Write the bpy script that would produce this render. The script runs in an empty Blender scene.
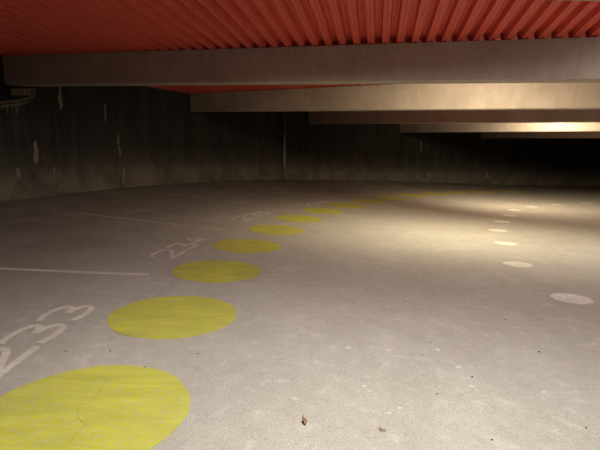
import bpy, bmesh, math, random
from mathutils import Vector, Matrix
random.seed(7)
COL = bpy.context.scene.collection
sin, cos, pi = math.sin, math.cos, math.pi

# ---------------------------------------------------------------- geometry of the helical ramp
EYE = 1.55
CX, CY, RW = 14.2151, 6.4278, 22.2246          # centre and radius of the outer wall
RI = 6.0                                        # inner core radius
FL = (-0.0057365, -0.0543459, 0.0034196, -0.0038953, 0.0022959)
def fz(x, y):
    a, b, c, d, e = FL
    return a*x + b*y + c*x*x + d*x*y + e*y*y
def pol(r, th, dz=0.0):
    x = CX - r*cos(th); y = CY + r*sin(th)
    return Vector((x, y, fz(x, y) + dz))

# ---------------------------------------------------------------- helpers
def tag(o, label=None, cat=None, group=None, kind=None):
    if label: o['label'] = label
    if cat: o['category'] = cat
    if group: o['group'] = group
    if kind: o['kind'] = kind
    return o
def build(name, verts, faces, mat, parent=None, smooth=False, loc=None):
    me = bpy.data.meshes.new(name)
    vs = [Vector(v) for v in verts]
    if parent is not None: vs = [v - Vector(parent['_o']) for v in vs]
    elif loc is not None: vs = [v - Vector(loc) for v in vs]
    me.from_pydata(vs, [], faces); me.update()
    bm = bmesh.new(); bm.from_mesh(me); bmesh.ops.recalc_face_normals(bm, faces=bm.faces); bm.to_mesh(me); bm.free()
    if smooth:
        for p in me.polygons: p.use_smooth = True
    me.materials.append(mat)
    o = bpy.data.objects.new(name, me); COL.objects.link(o)
    if parent is not None: o.parent = parent
    elif loc is not None: o.location = loc
    return o
def empty(name, loc):
    o = bpy.data.objects.new(name, None); COL.objects.link(o); o.location = loc; o['_o'] = list(loc)
    o.empty_display_size = 0.1
    return o
def box(c, ax, ay, az):                          # half axes vectors
    c, ax, ay, az = map(Vector, (c, ax, ay, az))
    v = [c + sx*ax + sy*ay + sz*az for sz in (-1, 1) for sy in (-1, 1) for sx in (-1, 1)]
    return v, [(0,2,3,1), (4,5,7,6), (0,1,5,4), (2,6,7,3), (0,4,6,2), (1,3,7,5)]
def join(parts):
    V, F = [], []
    for v, f in parts:
        n = len(V); V += list(v); F += [tuple(i+n for i in q) for q in f]
    return V, F
def tube(pts, rad, n=8):
    V, F = [], []
    pts = [Vector(p) for p in pts]
    if not hasattr(rad, '__len__'): rad = [rad]*len(pts)
    for i, p in enumerate(pts):
        d = (pts[min(i+1, len(pts)-1)] - pts[max(i-1, 0)]).normalized()
        u = d.cross(Vector((0.13, 0.3, 0.94)) if abs(d.z) < .9 else Vector((1, 0, 0))).normalized(); w = d.cross(u)
        for k in range(n):
            a = 2*pi*k/n; V.append(p + rad[i]*(cos(a)*u + sin(a)*w))
    for i in range(len(pts)-1):
        for k in range(n):
            a, b = i*n+k, i*n+(k+1) % n
            F.append((a, b, b+n, a+n))
    F.append(tuple(range(n))); F.append(tuple(range((len(pts)-1)*n, len(pts)*n)))
    return V, F

# ---------------------------------------------------------------- materials
def newmat(name):
    m = bpy.data.materials.new(name); m.use_nodes = True
    nt = m.node_tree; b = nt.nodes['Principled BSDF']
    return m, nt, b
class NB:
    def __init__(s, nt): s.nt = nt; s.L = nt.links
    def n(s, t, **k):
        o = s.nt.nodes.new(t)
        for a, b in k.items(): setattr(o, a, b)
        return o
    def coord(s): return s.n('ShaderNodeNewGeometry').outputs['Position']
    def mapping(s, src, scale=(1,1,1), loc=(0,0,0)):
        m = s.n('ShaderNodeMapping'); m.inputs['Scale'].default_value = scale; m.inputs['Location'].default_value = loc
        s.L.new(src, m.inputs['Vector']); return m.outputs[0]
    def noise(s, src, scale, detail=4, rough=.55, dist=0):
        n = s.n('ShaderNodeTexNoise'); n.inputs['Scale'].default_value = scale; n.inputs['Detail'].default_value = detail
        n.inputs['Roughness'].default_value = rough; n.inputs['Distortion'].default_value = dist
        s.L.new(src, n.inputs['Vector']); return n.outputs['Fac']
    def voro(s, src, scale, feature='F1', rnd=1):
        n = s.n('ShaderNodeTexVoronoi'); n.feature = feature; n.inputs['Scale'].default_value = scale; n.inputs['Randomness'].default_value = rnd
        s.L.new(src, n.inputs['Vector']); return n
    def ramp(s, src, stops):
        r = s.n('ShaderNodeValToRGB'); e = r.color_ramp.elements
        while len(e) < len(stops): e.new(.5)
        for el, (p, c) in zip(e, stops):
            el.position = p; el.color = (c, c, c, 1) if not hasattr(c, '__len__') else (*c, 1)
        s.L.new(src, r.inputs[0]); return r.outputs[0]
    def mix(s, fac, a, b, mode='MIX'):
        m = s.n('ShaderNodeMix', data_type='RGBA', blend_type=mode)
        for i, x in ((0, fac), (6, a), (7, b)):
            if hasattr(x, 'is_linked') or hasattr(x, 'links'): s.L.new(x, m.inputs[i])
            elif i == 0: m.inputs[0].default_value = x
            else: m.inputs[i].default_value = (*x, 1)
        return m.outputs[2]
    def math(s, op, a, b=0.0, clamp=False):
        m = s.n('ShaderNodeMath', operation=op); m.use_clamp = clamp
        for i, x in ((0, a), (1, b)):
            if hasattr(x, 'links'): s.L.new(x, m.inputs[i])
            else: m.inputs[i].default_value = x
        return m.outputs[0]
    def bump(s, h, b, strength=.3, dist=.01):
        n = s.n('ShaderNodeBump'); n.inputs['Strength'].default_value = strength; n.inputs['Distance'].default_value = dist
        s.L.new(h, n.inputs['Height']); s.L.new(n.outputs[0], b.inputs['Normal'])

def simple(name, col, rough=.7, metal=0, var=.15, scale=20):
    m, nt, b = newmat(name); k = NB(nt)
    f = k.noise(k.coord(), scale)
    c = k.mix(f, tuple(x*(1-var) for x in col), tuple(min(1, x*(1+var)) for x in col))
    nt.links.new(c, b.inputs['Base Color']); b.inputs['Roughness'].default_value = rough; b.inputs['Metallic'].default_value = metal
    return m

def floor_colour(k):
    p = k.coord()
    big = k.noise(p, .35, 5, .6)
    mid = k.noise(k.mapping(p, (1, .6, 1)), 2.2, 5, .6)
    fine = k.noise(p, 95, 4, .8)
    c = k.mix(k.ramp(big, [(.3, 0.), (.7, 1.)]), (.400, .392, .352), (.462, .455, .415))
    c = k.mix(k.math('MULTIPLY', k.ramp(mid, [(.42, 0.), (.75, 1.)]), .35), c, (.285, .27, .235))
    c = k.mix(k.math('MULTIPLY', k.ramp(mid, [(.25, 1.), (.42, 0.)]), .3), c, (.56, .54, .50))
    c = k.mix(k.math('MULTIPLY', k.ramp(fine, [(.38, 1.), (.52, 0.)]), .55), c, (.2, .18, .155))
    c = k.mix(k.math('MULTIPLY', k.ramp(fine, [(.55, 0.), (.72, 1.)]), .5), c, (.66, .64, .6))
    m2 = k.noise(k.mapping(p, (1, 1, 1), (5.1, 2.2, 0)), 7, 6, .72, .3)
    c = k.mix(k.math('MULTIPLY', k.ramp(m2, [(.52, 0.), (.68, 1.)]), .45), c, (.31, .295, .26))
    c = k.mix(k.math('MULTIPLY', k.ramp(m2, [(.33, 1.), (.45, 0.)]), .45), c, (.56, .55, .51))
    v = k.voro(p, 3.1).outputs['Distance']                      # sparse dark grit
    c = k.mix(k.math('MULTIPLY', k.ramp(v, [(.030, 1.), (.048, 0.)]), .7), c, (.07, .06, .05))
    v2 = k.voro(k.mapping(p, (1, 1, 1), (3.3, 1.7, .4)), 1.9).outputs['Distance']
    c = k.mix(k.math('MULTIPLY', k.ramp(v2, [(.03, 1.), (.06, 0.)]), .5), c, (.72, .7, .66))
    return p, c, fine, mid

def m_floor():
    m, nt, b = newmat('worn_concrete'); k = NB(nt)
    p, c, fine, mid = floor_colour(k)
    # darker, browner tone growing outwards through the parking bays to the outer wall
    sub = k.n('ShaderNodeVectorMath', operation='SUBTRACT'); nt.links.new(p, sub.inputs[0]); sub.inputs[1].default_value = (CX, CY, 0)
    sx = k.n('ShaderNodeSeparateXYZ'); nt.links.new(sub.outputs[0], sx.inputs[0])
    r = k.math('SQRT', k.math('ADD', k.math('MULTIPLY', sx.outputs[0], sx.outputs[0]), k.math('MULTIPLY', sx.outputs[1], sx.outputs[1])))
    th = k.math('ARCTAN2', sx.outputs[1], k.math('MULTIPLY', sx.outputs[0], -1.0))
    bay_dark = k.ramp(k.math('DIVIDE', k.math('SUBTRACT', r, 16.3), 6.0), [(.0, 0.), (.35, .55), (.9, .75), (1., 1.)])
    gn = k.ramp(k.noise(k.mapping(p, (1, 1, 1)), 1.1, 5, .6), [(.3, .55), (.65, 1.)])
    c = k.mix(k.math('MULTIPLY', k.math('MULTIPLY', bay_dark, gn), BAY_DARK), c, (.085, .070, .055))
    st = k.noise(p, .9, 3, .5, 1.2)                              # few oil drips
    c = k.mix(k.math('MULTIPLY', k.ramp(st, [(.70, 0.), (.78, 1.)]), k.math('MULTIPLY', bay_dark, .9)), c, (.04, .035, .03))
    nt.links.new(c, b.inputs['Base Color'])
    b.inputs['Roughness'].default_value = .82; b.inputs['Specular IOR Level'].default_value = .35
    k.bump(fine, b, .35, .004)
    return m
BAY_DARK = .8

def m_paint(name, col, wear=.35, dirt=(.33, .29, .2), speck=.5, emboss=True):
    m, nt, b = newmat(name); k = NB(nt)
    p, c, fine, mid = floor_colour(k)
    a = k.noise(k.mapping(p, (.7, 3.2, 1)), 2.3, 5, .6, .4)      # roller and tyre streaks
    t = k.ramp(a, [(.35, 0.), (.68, 1.)])
    base = k.mix(t, tuple(x*.86 for x in col), tuple(min(1, x*1.12) for x in col))
    base = k.mix(k.math('MULTIPLY', k.ramp(mid, [(.45, 0.), (.8, 1.)]), .45), base, dirt)
    chips = k.ramp(k.noise(p, 42, 5, .8), [(.50-.12*speck, 1.), (.56, 0.)])
    base = k.mix(k.math('MULTIPLY', chips, wear), base, c)
    nt.links.new(base, b.inputs['Base Color']); b.inputs['Roughness'].default_value = .75
    b.inputs['Specular IOR Level'].default_value = .35
    k.bump(fine, b, .3, .004)
    return m

def m_beam():
    m, nt, b = newmat('cast_concrete'); k = NB(nt)
    p = k.coord()
    a = k.noise(p, 1.1, 5, .6); s = k.noise(k.mapping(p, (6, 6, .8)), 1.5, 4, .6); f = k.noise(p, 30, 4, .7)
    c = k.mix(k.ramp(a, [(.3, 0.), (.7, 1.)]), (.34, .285, .24), (.44, .38, .33))
    c = k.mix(k.math('MULTIPLY', k.ramp(s, [(.5, 0.), (.8, 1.)]), .4), c, (.25, .205, .165))
    c = k.mix(k.math('MULTIPLY', k.ramp(f, [(.35, 1.), (.45, 0.)]), .3), c, (.22, .19, .16))
    c = k.mix(k.math('MULTIPLY', k.ramp(k.noise(p, 5, 3, .6), [(.6, 0.), (.72, 1.)]), .2), c, (.6, .55, .48))
    nt.links.new(c, b.inputs['Base Color']); b.inputs['Roughness'].default_value = .8
    k.bump(f, b, .3, .004); return m

def m_red():
    m, nt, b = newmat('red_painted_steel'); k = NB(nt)
    p = k.coord(); a = k.noise(p, .8, 4, .6); f = k.noise(k.mapping(p, (8, 1, 1)), 3, 4, .6)
    c = k.mix(a, (.62, .078, .056), (.78, .125, .092))
    c = k.mix(k.math('MULTIPLY', k.ramp(f, [(.5, 0.), (.8, 1.)]), .3), c, (.32, .05, .035))
    nt.links.new(c, b.inputs['Base Color']); b.inputs['Roughness'].default_value = .5; return m

def m_wall():
    m, nt, b = newmat('sooty_wall'); k = NB(nt)
    p = k.coord()
    sub = k.n('ShaderNodeVectorMath', operation='SUBTRACT'); nt.links.new(p, sub.inputs[0]); sub.inputs[1].default_value = (CX, CY, 0)
    sx = k.n('ShaderNodeSeparateXYZ'); nt.links.new(sub.outputs[0], sx.inputs[0])
    streak = k.noise(k.mapping(p, (1, 1, .10)), 2.6, 5, .65)
    strk2 = k.noise(k.mapping(p, (1, 1, .05)), 9, 4, .6)
    blot = k.noise(p, 1.3, 5, .65, .5)
    c = k.mix(k.ramp(streak, [(.35, 0.), (.7, 1.)]), (.010, .009, .007), (.034, .030, .023))
    c = k.mix(k.math('MULTIPLY', k.ramp(strk2, [(.55, 0.), (.78, 1.)]), .6), c, (.075, .066, .050))
    # paler, blotchy foot of the wall, fading out upwards
    uv = k.n('ShaderNodeAttribute', attribute_name='height'); 
    foot = k.ramp(uv.outputs['Fac'], [(.0, 1.), (.14, .8), (.30, .25), (.5, 0.)])
    fn = k.ramp(blot, [(.30, .35), (.62, 1.)])
    c = k.mix(k.math('MULTIPLY', foot, fn), c, (.215, .185, .145))
    c = k.mix(k.math('MULTIPLY', k.ramp(k.noise(p, 6, 5, .75), [(.66, 0.), (.74, 1.)]), .25), c, (.3, .27, .22))
    nt.links.new(c, b.inputs['Base Color']); b.inputs['Roughness'].default_value = .85
    k.bump(blot, b, .3, .02); return m

M_floor = m_floor(); M_beam = m_beam(); M_red = m_red(); M_wall = m_wall()
M_yel = m_paint('yellow_floor_paint', (.50, .51, .028), .35, (.33, .31, .10), .45)
M_white = m_paint('white_floor_paint', (.78, .76, .72), .8, (.6, .57, .52), .8)
M_line = m_paint('faded_white_paint', (.62, .585, .53), .45, (.45, .42, .37), .7)
M_line2 = m_paint('very_faded_white_paint', (.50, .46, .41), .75, (.36, .32, .27), .9)
M_peel = simple('peeled_plaster', (.20, .175, .135), .9, 0, .35, 14)
M_pipe = simple('grey_pipe', (.20, .185, .16), .6, 0, .3, 6)
M_rust = simple('rusty_brown', (.10, .055, .035), .8, 0, .3, 10)
M_bracket = simple('grimy_steel', (.16, .135, .085), .75, .2, .3, 25)
M_dark = simple('dark_grit', (.10, .085, .07), .9)
M_gum = simple('old_gum', (.55, .53, .48), .8, 0, .1, 30)
M_leaf = simple('dry_leaf', (.45, .24, .13), .7, 0, .3, 60)
M_stem = simple('dry_stem', (.12, .07, .04), .8)
M_crack = simple('crack_dark', (.36, .34, .07), .9)
M_house = simple('lamp_housing', (.75, .74, .7), .5)

# ---------------------------------------------------------------- floor
TH0, TH1 = -1.25, 2.35
def ring_surface(r0, r1, nr, nt_, fn):
    V, F = [], []
    for i in range(nt_+1):
        th = TH0 + (TH1-TH0)*i/nt_
        for j in range(nr+1): V.append(fn(r0 + (r1-r0)*j/nr, th))
    for i in range(nt_):
        for j in range(nr):
            a = i*(nr+1)+j; F.append((a, a+1, a+nr+2, a+nr+1))
    return V, F
V, F = ring_surface(RI, RW+.3, 64, 300, lambda r, t: pol(r, t))
n = len(V); V2 = V + [v - Vector((0, 0, .25)) for v in V]; F2 = F + [tuple(i+n for i in reversed(f)) for f in F]
tag(build('floor', V2, F2, M_floor), kind='structure')

# ---------------------------------------------------------------- walls (outer curved retaining wall, inner core)
def wall(name, r, thick, mat, top):
    me_v, F, H = [], [], []
    N, K = 260, 14
    for layer in (0, 1):
        rr = r + layer*thick
        for i in range(N+1):
            th = TH0 + (TH1-TH0)*i/N
            p = pol(r, th)
            for j in range(K+1):
                h = -.2 + (top+.2)*j/K
                me_v.append(Vector((CX - rr*cos(th), CY + rr*sin(th), p.z + h))); H.append(max(0, h)/3.0)
    n = (N+1)*(K+1)
    for i in range(N):
        for j in range(K):
            a = i*(K+1)+j; q = (a, a+1, a+K+2, a+K+1); F.append(q); F.append(tuple(x+n for x in reversed(q)))
        a = i*(K+1); F.append((a, a+K+1, a+K+1+n, a+n)); a += K; F.append((a, a+n, a+K+1+n, a+K+1))
    o = build(name, me_v, F, mat)
    at = o.data.attributes.new('height', 'FLOAT', 'POINT')
    for i, h in enumerate(H): at.data[i].value = h
    for p in o.data.polygons: p.use_smooth = False
    return tag(o, kind='structure')
outer = wall('wall_outer', RW, .3, M_wall, 4.15)
inner = wall('wall_inner', RI, -.3, M_beam, 4.3)

# ---------------------------------------------------------------- beams
# theta, height above the eye at the wall, slope per metre inwards, depth at the wall, depth change per metre
BW = .34
B = [(-.76, 1.50, .000, .72, 0), (-.43, 1.55, .000, .72, 0), (-.10, 1.615, .0148, .72, 0.003),
     (.2278, 1.598, -.0228, .697, .0045), (.5710, 1.545, -.0380, .705, .006), (.9024, 1.375, -.0392, .72, .004),
     (1.1921, 1.072, -.0323, .74, 0), (1.4500, .780, -.0247, .74, 0), (1.71, .80, -.020, .74, 0), (1.98, .90, -.02, .74, 0)]
def bpt(k, t, up=0, back=0.0):
    th, h0, sl, d0, ds = B[k]
    r = RW - t
    return Vector((CX - r*cos(th) + back*sin(th), CY + r*sin(th) + back*cos(th), EYE + h0 + sl*t + up))
def bdep(k, t): return B[k][3] + B[k][4]*t
LB = RW - RI
beam_labels = {
 0: 'concrete beam farthest back over the ramp behind the camera', 1: 'concrete beam over the camera, carrying the batten above the picture',
 2: 'concrete beam passing overhead at the top edge, only its underside showing at the right',
 3: 'nearest full-width brown concrete beam, hiding the lower edge of the red deck',
 4: 'second concrete beam, brightly lit along its right half, below a thin red strip',
 5: 'third concrete beam, dim brown, just under the brightly lit second beam',
 6: 'fourth concrete beam, thin and bright cream at the right edge',
 7: 'farthest visible concrete beam, a thin dim strip against the dark wall',
 8: 'concrete beam hidden beyond the farthest strip at the right', 9: 'last concrete beam, out of sight beyond the right edge of the picture'}
beams = []
for k in range(len(B)):
    V, F = [], []
    ts = [0.0 + LB*i/24 for i in range(25)]
    ch = .025
    for t in ts:
        d = bdep(k, t)
        prof = [(0, d), (0, ch), (ch, 0), (BW-ch, 0), (BW, ch), (BW, d)]
        for b_, u in prof: V.append(bpt(k, t, u, b_))
    m_ = 6
    for i in range(24):
        for j in range(m_):
            a, b2 = i*m_+j, i*m_+(j+1) % m_
            F.append((a, b2, b2+m_, a+m_))
    F.append(tuple(range(m_))); F.append(tuple(range(24*m_, 25*m_)))
    o = build('concrete_beam', V, F, M_beam, loc=bpt(k, LB/2))
    tag(o, beam_labels[k] or 'concrete beam over the ramp behind the camera', 'beam', 'radial concrete beams under the red deck')
    beams.append(o)

# ---------------------------------------------------------------- red corrugated deck, one bay at a time
PITCH, DEP = .30, .125
def seg_line(th_dir, k, s):
    """cast from beam k's top line at t=s along th_dir, return t on beam k+1"""
    p = bpt(k, s, 0, BW/2); d = Vector((sin(th_dir), cos(th_dir)))
    q0 = bpt(k+1, 0, 0, BW/2); q1 = bpt(k+1, 1, 0, BW/2); e = Vector((q1.x-q0.x, q1.y-q0.y))
    w = Vector((q0.x-p.x, q0.y-p.y))
    det = d.x*(-e.y) + e.x*d.y
    a = (w.x*(-e.y) + e.x*w.y)/det
    t = (d.x*w.y - d.y*w.x)/det
    return t, a
for k in range(len(B)-1):
    thd = B[k+1][0] - .055
    V, F, cols = [], [], []
    # walk positions s along beam k (may run past its ends: ribs are cut by the wall and by the core)
    prof = []
    s = -4.0
    while s < LB + 6:
        for ds, z in ((0, 0), (.045, 0), (.058, .007), (.072, .007), (.085, 0), (.135, 0), (.165, DEP), (.215, DEP), (.2225, DEP-.008), (.230, DEP), (.280, DEP)):
            prof.append((s+ds, z))
        s += PITCH
    for s, z in prof:
        t, a = seg_line(thd, k, s)
        A = bpt(k, s, bdep(k, s) + z, BW/2); C = bpt(k+1, t, bdep(k+1, t) + z, BW/2)
        # clip the line A-C to the ring RI < r < RW
        def rad(u): 
            p = A.lerp(C, u); return math.hypot(p.x-CX, p.y-CY)
        us = [i/60 for i in range(61) if RI-.05 < rad(i/60) < RW+.06]
        if len(us) < 2: cols.append(None); continue
        u0, u1 = us[0], us[-1]
        i0 = len(V)
        for u in (u0, u1):
            p = A.lerp(C, u); V.append(p)
        for u in (u0, u1):
            p = A.lerp(C, u); V.append(Vector((p.x, p.y, p.z - z + .2)))
        cols.append(i0)
    for a, b_ in zip(cols, cols[1:]):
        if a is None or b_ is None: continue
        F += [(a, a+1, b_+1, b_), (a+2, b_+2, b_+3, a+3), (a, b_, b_+2, a+2), (a+1, a+3, b_+3, b_+1)]
    o = build('ceiling', V, F, M_red); tag(o, kind='structure')

# ---------------------------------------------------------------- painted circles
def disc(r, th, D, stretch=1.0, thick=.004, rag=.006, seg=96, rings=8):
    c = pol(r, th); seed = random.random()*50
    tan = Vector((sin(th), cos(th))); rd = Vector((-cos(th), sin(th)))
    V, F = [], []
    def pt(rho, a, dz):
        w = 1 + rag*(sin(7*a+seed)+.6*sin(17*a+seed*2)+.5*sin(31*a+seed*3))
        q = rd*(rho*D/2*w*cos(a)) + tan*(rho*D/2*stretch*w*sin(a))
        x, y = c.x+q.x, c.y+q.y
        return Vector((x, y, fz(x, y)+dz))
    V.append(pt(0, 0, thick))
    for i in range(1, rings+1):
        for s in range(seg): V.append(pt(i/rings, 2*pi*s/seg, thick))
    for s in range(seg): V.append(pt(1.0, 2*pi*s/seg, .0005))
    for s in range(seg): F.append((0, 1+s, 1+(s+1) % seg))
    for i in range(rings):
        for s in range(seg):
            a, b_ = 1+i*seg+s, 1+i*seg+(s+1) % seg
            F.append((a, a+seg, b_+seg, b_))
    return V, F, c
YC = [(16.055, -.244), (15.666, -.132), (15.434, -.011), (15.314, .113), (15.219, .242), (15.283, .371), (15.384, .5), (15.484, .625), (15.697, .748)]
YC += [(16.15, .872), (16.5, .99), (16.85, 1.10), (17.2, 1.205), (17.5, 1.31), (17.7, 1.415)]
ylab = ['large yellow painted circle cut off by the bottom left corner, with a hairline crack',
 'second yellow painted circle from the camera, to the right of stall number 233',
 'third yellow painted circle, level with the end of the long white stall line',
 'fourth yellow painted circle, right of stall number 234',
 'fifth yellow painted circle from the camera, nearer the camera than stall number 235',
 'sixth yellow painted circle, right of stall number 235',
 'seventh yellow painted circle from the camera, at the left end of the lamplight',
 'eighth yellow painted circle from the camera, right of the faint stall number 236',
 'ninth yellow painted circle from the camera, in the lamplight where the row swings right']
words = ['tenth', 'eleventh', 'twelfth', 'thirteenth', 'fourteenth', 'fifteenth', 'sixteenth', 'seventeenth']
for i, (r, th) in enumerate(YC):
    V, F, c = disc(r, th, 1.292)
    lab = ylab[i] if i < 9 else '%s yellow painted circle from the camera, a thin sliver near the far wall' % words[i-9]
    tag(build('painted_circle', V, F, M_yel, loc=c), lab, 'floor marking', 'row of yellow painted circles')
WC = [(10.886, -.110), (10.55, .073), (10.179, .278), (10.231, .475), (10.409, .663), (10.75, .83), (11.45, .985), (11.85, 1.13), (12.2, 1.275), (12.45, 1.42)]
wl = ['nearest white painted dot at the right, speckled and worn, near the right edge',
 'second white painted dot from the right foreground, solid white oval',
 'third white painted dot, where the warm lamplight begins',
 'fourth white painted dot, faint in the bright lamplight',
 'fifth white painted dot, in the middle of the bright lamplit patch',
 'sixth white painted dot, small, near the far edge of the lamplit patch',
 'seventh white painted dot, a faint sliver in the dim band beyond the lamplight',
 'eighth white painted dot, a faint sliver right of the seventh',
 'ninth white painted dot, a faint sliver in the far bright stripe',
 'farthest white painted dot, a thin sliver in the far bright stripe near the right edge']
for i, (r, th) in enumerate(WC):
    V, F, c = disc(r, th, .46, 1.0, rag=.012 if i else .03, seg=64, rings=4)
    tag(build('painted_dot', V, F, M_white, loc=c), wl[i], 'floor marking', 'row of small white painted dots')

# ---------------------------------------------------------------- painted strokes
def ribbon(path, w, dz=.004):                   # path: list of (x, y) on the floor
    pts = [Vector(p) for p in path]; V, F = [], []
    fine = [pts[0]]
    for a, b_ in zip(pts, pts[1:]):
        n_ = max(1, int((b_-a).length/.06))
        for i in range(1, n_+1): fine.append(a.lerp(b_, i/n_))
    for i, p in enumerate(fine):
        d = (fine[min(i+1, len(fine)-1)] - fine[max(i-1, 0)]).normalized(); nrm = Vector((-d.y, d.x))
        ww = w/2*(1 + .06*sin(i*2.1+p.x*9)); 
        for s in (-1, 1):
            q = p + nrm*ww*s
            V.append(Vector((q.x, q.y, fz(q.x, q.y)+dz)))
    n_ = len(V); V += [v - Vector((0, 0, dz-.0005)) for v in V]
    for i in range(len(fine)-1):
        a = 2*i; F += [(a, a+1, a+3, a+2), (a, a+2, a+2+n_, a+n_), (a+1, a+1+n_, a+3+n_, a+3)]
    return V, F
def spline(ctrl, n=8):
    P_ = [Vector(c) for c in ctrl]; out = []
    for i in range(len(P_)-1):
        p0, p1, p2, p3 = P_[max(i-1, 0)], P_[i], P_[i+1], P_[min(i+2, len(P_)-1)]
        for j in range(n):
            t = j/n
            out.append(.5*((2*p1)+(p2-p0)*t+(2*p0-5*p1+4*p2-p3)*t*t+(3*p1-p0-3*p2+p3)*t**3))
    out.append(P_[-1]); return out
G = {
 '2': [('c', [(-.06, .26), (.02, .335), (.22, .355), (.40, .33), (.45, .26), (.36, .17), (.12, .08), (-.08, 0)]), ('l', [(-.08, 0), (.47, 0)])],
 '3': [('c', [(0, .32), (.12, .355), (.30, .35), (.41, .30), (.38, .22), (.22, .18)]), ('c', [(.22, .18), (.38, .15), (.43, .08), (.36, .01), (.20, -.015), (.0, .02)])],
 '4': [('l', [(.32, 0), (.32, .36), (.0, .12), (.44, .12)])],
 '5': [('l', [(.40, .35), (.06, .35), (.04, .20)]), ('c', [(.04, .20), (.18, .23), (.34, .20), (.41, .12), (.34, .03), (.18, 0), (.0, .03)])],
 '6': [('c', [(.36, .35), (.18, .31), (.05, .20), (.02, .10), (.10, .01), (.26, 0), (.39, .05), (.38, .15), (.26, .20), (.12, .18), (.03, .10)])],
 '7': [('l', [(.0, .35), (.42, .35), (.14, 0)])],
}
def number(text, rb, thc, mat, label, w=.062, pitch=.54, sc=1.0, tilt=0):
    o = empty('stall_number', pol(rb+.17, thc))
    tag(o, label, 'floor marking', 'white stall numbers painted beside the yellow circles')
    n_ = len(text)
    for i, chd in enumerate(text):
        parts = []
        u0 = (i - (n_-1)/2)*pitch - .21
        for kind, ctrl in G[chd]:
            pts = spline(ctrl) if kind == 'c' else [Vector(c) for c in ctrl]
            path = []
            for u, v in pts:
                tt = thc + (u0+u*sc)/rb; rr = rb + v*sc + tilt*(tt-thc)
                path.append((CX - rr*cos(tt), CY + rr*sin(tt)))
            parts.append(ribbon(path, w, .0035 + .0006*len(parts)))
        V, F = join(parts); build('digit', V, F, mat, parent=o)
number('233', 16.665, -.1600, M_line, 'white painted stall number 233 at the left edge, nearest of the numbers', tilt=-2.6, w=.058)
number('234', 16.24, .083, M_line, 'white painted stall number 234 beside the fourth yellow circle', w=.065, sc=1.12, pitch=.60, tilt=-1.0)
number('235', 16.33, .345, M_line, 'white painted stall number 235 beside the sixth yellow circle', w=.075, sc=1.12, pitch=.62)
number('236', 16.30, .592, M_line, 'faint white stall number 236 beside the eighth yellow circle', w=.08, sc=1.12, pitch=.62)
number('237', 16.85, .82, M_line2, 'very faint white stall number 237 near the far wall', w=.055)
def stall(th, r0, r1, mat, label, w=.10):
    path = [(CX - (r0+(r1-r0)*i/40)*cos(th), CY + (r0+(r1-r0)*i/40)*sin(th)) for i in range(41)]
    V, F = ribbon(path, w, .003)
    tag(build('stall_line', V, F, mat, loc=pol(r0, th)), label, 'floor marking', 'white stall lines running to the outer wall')
stall(-.033, 16.33, 21.3, M_line, 'long white stall line at the left between numbers 233 and 234')
stall(.206, 16.18, 20.0, M_line2, 'faint white stall line between numbers 234 and 235')
stall(.455, 16.4, 18.6, M_line2, 'very faint white stall line between numbers 235 and 236', .08)
stall(.706, 16.6, 20.0, M_line2, 'thin faint white stall line beyond stall number 236', .08)

# crack through the nearest circle
def unproj_path(pix):                             # camera ray to floor, used only to read positions off the plan
    return [floor_hit(*p) for p in pix]
FPX, Y0, ROLL = 437.32, 150.145, .0026537
PITCHA = math.atan((225-Y0)/FPX)
def ray(px, py):
    c, s = cos(ROLL), sin(ROLL); du, dv = px-300, py-225
    u = c*du+s*dv; w = -s*du+c*dv
    x = u/FPX; yc = -w/FPX
    return Vector((x, cos(PITCHA)+yc*sin(PITCHA), yc*cos(PITCHA)-sin(PITCHA)))
def floor_hit(px, py):
    d = ray(px, py); lo, hi = .5, .5
    while EYE + hi*d.z > fz(hi*d.x, hi*d.y) and hi < 80: lo = hi; hi += .05
    for _ in range(30):
        m_ = (lo+hi)/2
        if EYE + m_*d.z > fz(m_*d.x, m_*d.y): lo = m_
        else: hi = m_
    return (lo*d.x, lo*d.y)
def wall_hit(px, py, inset=0.0):
    d = ray(px, py); R = RW - inset
    a = d.x**2+d.y**2; b_ = -2*(d.x*CX+d.y*CY); c = CX**2+CY**2-R*R
    t = (-b_+math.sqrt(b_*b_-4*a*c))/(2*a)
    return Vector((0, 0, EYE)) + d*t
def crack(pix, label, w=.0035, jit=.006):
    P_ = [Vector(p) for p in unproj_path(pix)]; pts = []
    for a, b_ in zip(P_, P_[1:]):
        for i in range(6): pts.append(a.lerp(b_, i/6) + Vector((random.uniform(-jit, jit), random.uniform(-jit, jit))))
    pts.append(P_[-1])
    V, F = ribbon([tuple(p) for p in pts], w, .0052)
    return tag(build('floor_crack', V, F, M_crack, loc=(pts[0].x, pts[0].y, fz(*pts[0]))), label, 'crack')
crack([(107, 378), (100, 392), (92, 402), (80, 405), (77, 412), (80, 420), (86, 427), (77, 432), (70, 443)], 'hairline crack wandering through the nearest yellow circle')

# ---------------------------------------------------------------- gum spots, grit, leaf
def blob(px, py, rad, mat, name, label, cat, group, asp=1.4, th=.004):
    c = Vector(floor_hit(px, py)); a0 = random.random()*pi; V, F = [], []
    n_ = 18; ph = random.random()*9
    V.append((c.x, c.y, fz(c.x, c.y)+th))
    for ring, hh in ((.55, th*.95), (1, .0008)):
        for i in range(n_):
            a = 2*pi*i/n_; q = rad*ring*(1+.18*sin(3*a+ph)+.1*sin(5*a+2*ph))
            ux, uy = q*asp*cos(a), q*sin(a)
            x = c.x+ux*cos(a0)-uy*sin(a0); y = c.y+ux*sin(a0)+uy*cos(a0)
            V.append((x, y, fz(x, y)+hh))
    for i in range(n_):
        j = (i+1) % n_; F += [(0, 1+i, 1+j), (1+i, 1+n_+i, 1+n_+j, 1+j)]
    return tag(build(name, V, F, mat, loc=(c.x, c.y, fz(c.x, c.y))), label, cat, group)
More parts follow.
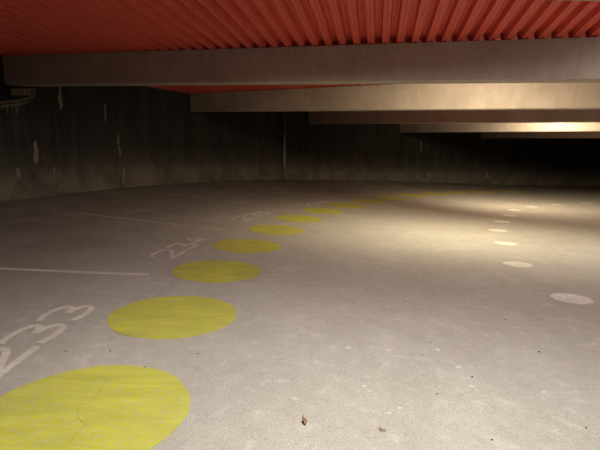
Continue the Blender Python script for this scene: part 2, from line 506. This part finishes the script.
GUM = [(389, 350, .016), (364, 386, .014), (369, 391, .010), (400, 408, .013), (389, 413, .012), (408, 299, .02), (458, 367, .018), (472, 386, .016), (477, 390, .01), (544, 392, .013), (331, 366, .009)]
for px, py, rd_ in GUM:
    blob(px, py, rd_, M_gum, 'gum_spot', 'small pale flattened gum spot on the open concrete in the right foreground', 'gum', 'pale gum spots on the concrete')
GR = [(539, 352, .014), (472, 377, .012), (437, 394, .008), (430, 343, .009), (422, 355, .008), (110, 351, .009), (198, 354, .009), (145, 367, .008), (112, 338, .007), (492, 440, .009), (586, 428, .009), (300, 336, .007)]
for px, py, rd_ in GR:
    blob(px, py, rd_*.7, M_dark, 'grit_speck', 'tiny dark speck of grit on the foreground concrete', 'grit', 'dark specks of grit on the concrete', 1.2, .007)
blob(382, 430, .018, simple('oil_spot', (.20, .17, .13), .6), 'oil_spot', 'faint dark oil spot on the concrete right of the dry leaf', 'stain', None, 1.5, .003)

c = Vector(floor_hit(305, 424)); z0 = fz(c.x, c.y)
leaf = empty('dry_leaf', (c.x, c.y, z0)); tag(leaf, 'small curled reddish-brown dry leaf lying on the foreground concrete', 'leaf')
V, F = [], []
NL = 10
for i in range(NL+1):
    u = i/NL; y = -.022 + .060*u; wd = .017*math.sin(pi*min(1, u*1.0))**.7*(1-.45*u) + .001
    wd *= 1 + .35*sin(u*17)
    for j in range(-3, 4):
        s = j/3; x = s*wd; z = .006 + .016*s*s + .010*sin(u*5+s) + .004*sin(9*u)
        V.append(Vector((c.x + x*.93 - y*.2, c.y + y*.95, z0 + max(.001, z))))
for i in range(NL):
    for j in range(6):
        a = i*7+j; F.append((a, a+1, a+8, a+7))
n_ = len(V); V += [v + Vector((0, 0, .0012)) for v in V]; F += [tuple(i+n_ for i in reversed(f)) for f in F[:]]
build('blade', V, F, M_leaf, parent=leaf, smooth=True)
V, F = tube([(c.x-.006, c.y+.03, z0+.012), (c.x-.012, c.y+.055, z0+.016), (c.x-.010, c.y+.085, z0+.009)], [.0024, .0018, .0015], 6)
build('stem', V, F, M_stem, parent=leaf)

# ---------------------------------------------------------------- pipe on the far wall, bracket, peeled patches
pb = wall_hit(283, 178.6); thp = math.atan2(pb.y-CY, CX-pb.x)
base = pol(RW-.10, thp); rd = Vector((-cos(thp), sin(thp), 0)); tn = Vector((sin(thp), cos(thp), 0))
pipe = empty('drain_pipe', base); tag(pipe, 'pale upright drain pipe fixed to the dark far wall below the second beam', 'pipe')
V, F = tube([base, base+Vector((0, 0, 1.0)), base+Vector((0, 0, 2.25))], .075, 14); build('lower_pipe', V, F, M_pipe, parent=pipe, smooth=True)
V, F = tube([base+Vector((0, 0, 2.25)), base+Vector((0, 0, 3.62))], .062, 14); tag(build('upper_pipe', V, F, M_rust, parent=pipe, smooth=True), 'rusty brown upper length of pipe')
V, F = tube([base+Vector((0, 0, 2.19)), base+Vector((0, 0, 2.31))], .088, 14); build('coupling', V, F, M_pipe, parent=pipe)
for hz in (.55, 1.5, 2.8):
    V, F = join([tube([base+Vector((0, 0, hz-.02)), base+Vector((0, 0, hz+.02))], .092, 14), box(base+rd*.055+Vector((0, 0, hz)), rd*.04, tn*.12, (0, 0, .02))])
    build('pipe_clamp', V, F, M_rust, parent=pipe)

def patch(pix, rough_=.12, parent=outer):
    """irregular flake of peeled paint on the curved wall"""
    V, F = [], []
    P_ = []
    for a, b_ in zip(pix, pix[1:]+pix[:1]):
        for i in range(4):
            u = i/4; P_.append((a[0]+(b_[0]-a[0])*u+random.uniform(-rough_, rough_)*2.2, a[1]+(b_[1]-a[1])*u+random.uniform(-rough_, rough_)*3))
    n_ = len(P_); out = [wall_hit(x, y, .02) for x, y in P_]; inn = [wall_hit(x, y, -.01) for x, y in P_]
    me_v = out + inn; F = [tuple(range(n_))] + [(i, (i+1) % n_, (i+1) % n_+n_, i+n_) for i in range(n_)]
    o = build('peeled_patch', me_v, F, M_peel); o.parent = outer; return o
for pix in ([(33, 143), (36, 140), (38, 149), (39, 158), (36, 164), (33, 160), (34, 152)],
            [(59, 82), (61, 84), (61, 95), (63, 106), (60, 112), (59, 100)],
            [(58, 94), (60, 96), (60, 104), (58, 102)],
            [(16, 168), (20, 169), (21, 177), (18, 179), (16, 174)],
            [(53.5, 167), (55, 168), (55, 174), (53.5, 173)],
            [(117, 134), (118.8, 136), (119, 144), (117.3, 145)],
            [(118, 145), (120, 148), (121.5, 156), (120, 156)],
            [(122, 168), (124.5, 168), (125, 176), (123, 186), (121.5, 183), (123, 176)],
            [(104, 103), (106, 105), (106.5, 122), (105, 120)],
            [(426, 172), (431, 173), (431, 179), (427, 179)],
            [(486, 169), (487.5, 172), (489, 178), (485.5, 178)],
            [(421, 141), (421.8, 141), (421.8, 152), (421, 151)]):
    patch(pix)
crk = []
q = [(117, 132), (118, 140), (117.5, 150), (120, 160), (122, 170), (121, 180), (122.5, 189)]
for a, b_ in zip(q, q[1:]):
    pass
V, F = tube([wall_hit(x, y, .012) for x, y in q], .012, 6)
o = build('wall_crack', V, F, M_dark); o.parent = outer

# corroded bracket with drips under the left end of the nearest beam
bc = wall_hit(22, 92, .25); thb = math.atan2(bc.y-CY, CX-bc.x)
rd = Vector((-cos(thb), sin(thb), 0)); tn = Vector((sin(thb), cos(thb), 0))
br = empty('wall_bracket', bc); tag(br, 'grimy bracket with hanging drips on the dark wall near the top left corner', 'bracket')
V, F = box(bc, -tn*.34 + rd*.0, rd*.23, (0, 0, .012)); 
def wh(px, py, inset): return wall_hit(px, py, inset)
def quadbox(pix, i0, i1):
    A_ = [wh(x, y, i0) for x, y in pix]; B_ = [wh(x, y, i1) for x, y in pix]
    return A_+B_, [(0, 1, 2, 3), (7, 6, 5, 4), (0, 4, 5, 1), (1, 5, 6, 2), (2, 6, 7, 3), (3, 7, 4, 0)]
V, F = quadbox([(10, 88.5), (35.5, 88.5), (35.5, 96), (11, 95)], .30, .0); build('plate', V, F, M_bracket, parent=br)
prts = []
for k in range(5):
    x0 = 12+k*5
    prts.append(tube([wh(x0, 89, .32), wh(x0+2, 92, .335), wh(x0+1.2, 95.5, .32)], [.02, .03, .02], 6))
V, F = join(prts); build('crust', V, F, M_peel, parent=br)
for ya, yb, ia in ((97, 103, .30), (101, 107, .22)):
    V, F = tube([wh(34 if ya < 100 else 30, ya, ia), wh(18, ya+(yb-ya)*.6, ia), wh(-6, yb, ia)], .028, 8); build('rail', V, F, M_bracket, parent=br)
for x, y, l in ((3, 106, 5), (7, 106, 8), (12, 104, 6), (16, 105, 12), (18.5, 103, 7)):
    V, F = tube([wh(x, y-2, .24), wh(x+.2, y+l*.5, .24), wh(x, y+l, .24)], [.022, .012, .004], 6); build('drip', V, F, M_peel, parent=br)

# ---------------------------------------------------------------- lamps: fluorescent battens under the deck, between the beams
def lamp(k, t, power, col, label, tilt=.30, drop=.14, length=.8, gap=.12, bare=0):
    """batten hung under the deck just behind beam k, running along the ribs, its far end tipped up a little"""
    thd = B[k][0]
    ax = Vector((cos(thd), -sin(thd), 0)); fw = Vector((sin(thd), cos(thd), 0)); up = Vector((0, 0, 1))
    ln = (fw*cos(tilt) + up*sin(tilt)).normalized(); n_ = ln.cross(ax).normalized()
    if n_.z > 0: n_ = -n_
    a0 = bpt(k, t, bdep(k, t)-drop-length*sin(tilt)*.6, BW+gap)
    c = a0 + ln*length/2
    o = empty('batten_light', c); tag(o, label, 'light', 'fluorescent battens hung behind the beams')
    V, F = join([box(c - n_*.03, ln*length/2, ax*.09, n_*.025)])
    build('housing', V, F, M_house, parent=o)
    for e in (-.4, .4):
        q = c + ln*length*e - n_*.05
        V, F = tube([q, q + up*.10], .008, 6); build('hanger', V, F, M_house, parent=o)
    m, nt, bb = newmat('lamp_tube'); bb.inputs['Base Color'].default_value = (.9, .9, .85, 1)
    bb.inputs['Emission Color'].default_value = (*col, 1); bb.inputs['Emission Strength'].default_value = 3.0
    for e in (-.045, .045):
        q = c + n_*.014 + ax*e
        V, F = tube([q - ln*length*.47, q + ln*length*.47], .013, 10)
        build('tube', V, F, m, parent=o, smooth=True)
    ld = bpy.data.lights.new('lamp_light', 'AREA'); ld.shape = 'RECTANGLE'; ld.size = length; ld.size_y = .2
    ld.energy = power; ld.color = col
    l = bpy.data.objects.new('lamp_light', ld); COL.objects.link(l); l.parent = o
    zz = -n_; yy = zz.cross(ln)
    R = Matrix((ln, yy, zz)).transposed()
    l.matrix_local = Matrix.Translation(n_*.045) @ R.to_4x4()
    if bare:                                                # a bare tube also throws light sideways and up
        lp = bpy.data.lights.new('tube_glow', 'POINT'); lp.energy = bare; lp.color = col; lp.shadow_soft_size = .06
        g = bpy.data.objects.new('tube_glow', lp); COL.objects.link(g); g.parent = o; g.location = n_*.09
    return o
WARM = (1.0, .86, .57); NEU = (1.0, .955, .87)
lamp(3, 11.2, 300, WARM, 'fluorescent batten hung behind the nearest full-width beam, hidden from the camera', tilt=.36)
lamp(5, 10.5, 380, WARM, 'fluorescent batten hung behind the third beam, hidden from the camera', tilt=.9, gap=.6)
lamp(1, 8.0, 270, NEU, 'fluorescent batten hung over the camera, above the picture', tilt=.50)
lamp(2, 15.2, 95, NEU, 'fluorescent batten hung to the right, beyond the right edge of the picture', tilt=0, drop=.45, gap=.7, bare=8)

# ---------------------------------------------------------------- world, camera
sc = bpy.context.scene
w = bpy.data.worlds.new('dim'); sc.world = w; w.use_nodes = True
w.node_tree.nodes['Background'].inputs[0].default_value = (.9, .85, .75, 1); w.node_tree.nodes['Background'].inputs[1].default_value = .012
cam = bpy.data.cameras.new('camera'); co = bpy.data.objects.new('camera', cam); COL.objects.link(co)
cam.sensor_width = 36; cam.lens = 36*FPX/600; cam.clip_start = .05; cam.clip_end = 200
co.rotation_mode = 'XYZ'
co.matrix_world = Matrix.Translation((0, 0, EYE)) @ Matrix.Rotation(pi/2 - PITCHA, 4, 'X') @ Matrix.Rotation(ROLL, 4, 'Z')
sc.camera = co
sc.view_settings.view_transform = 'Standard'; sc.view_settings.look = 'None'; sc.view_settings.gamma = 1; sc.view_settings.use_curve_mapping = False
sc.view_settings.exposure = 0.0
for o in bpy.data.objects:
    if '_o' in o: del o['_o']
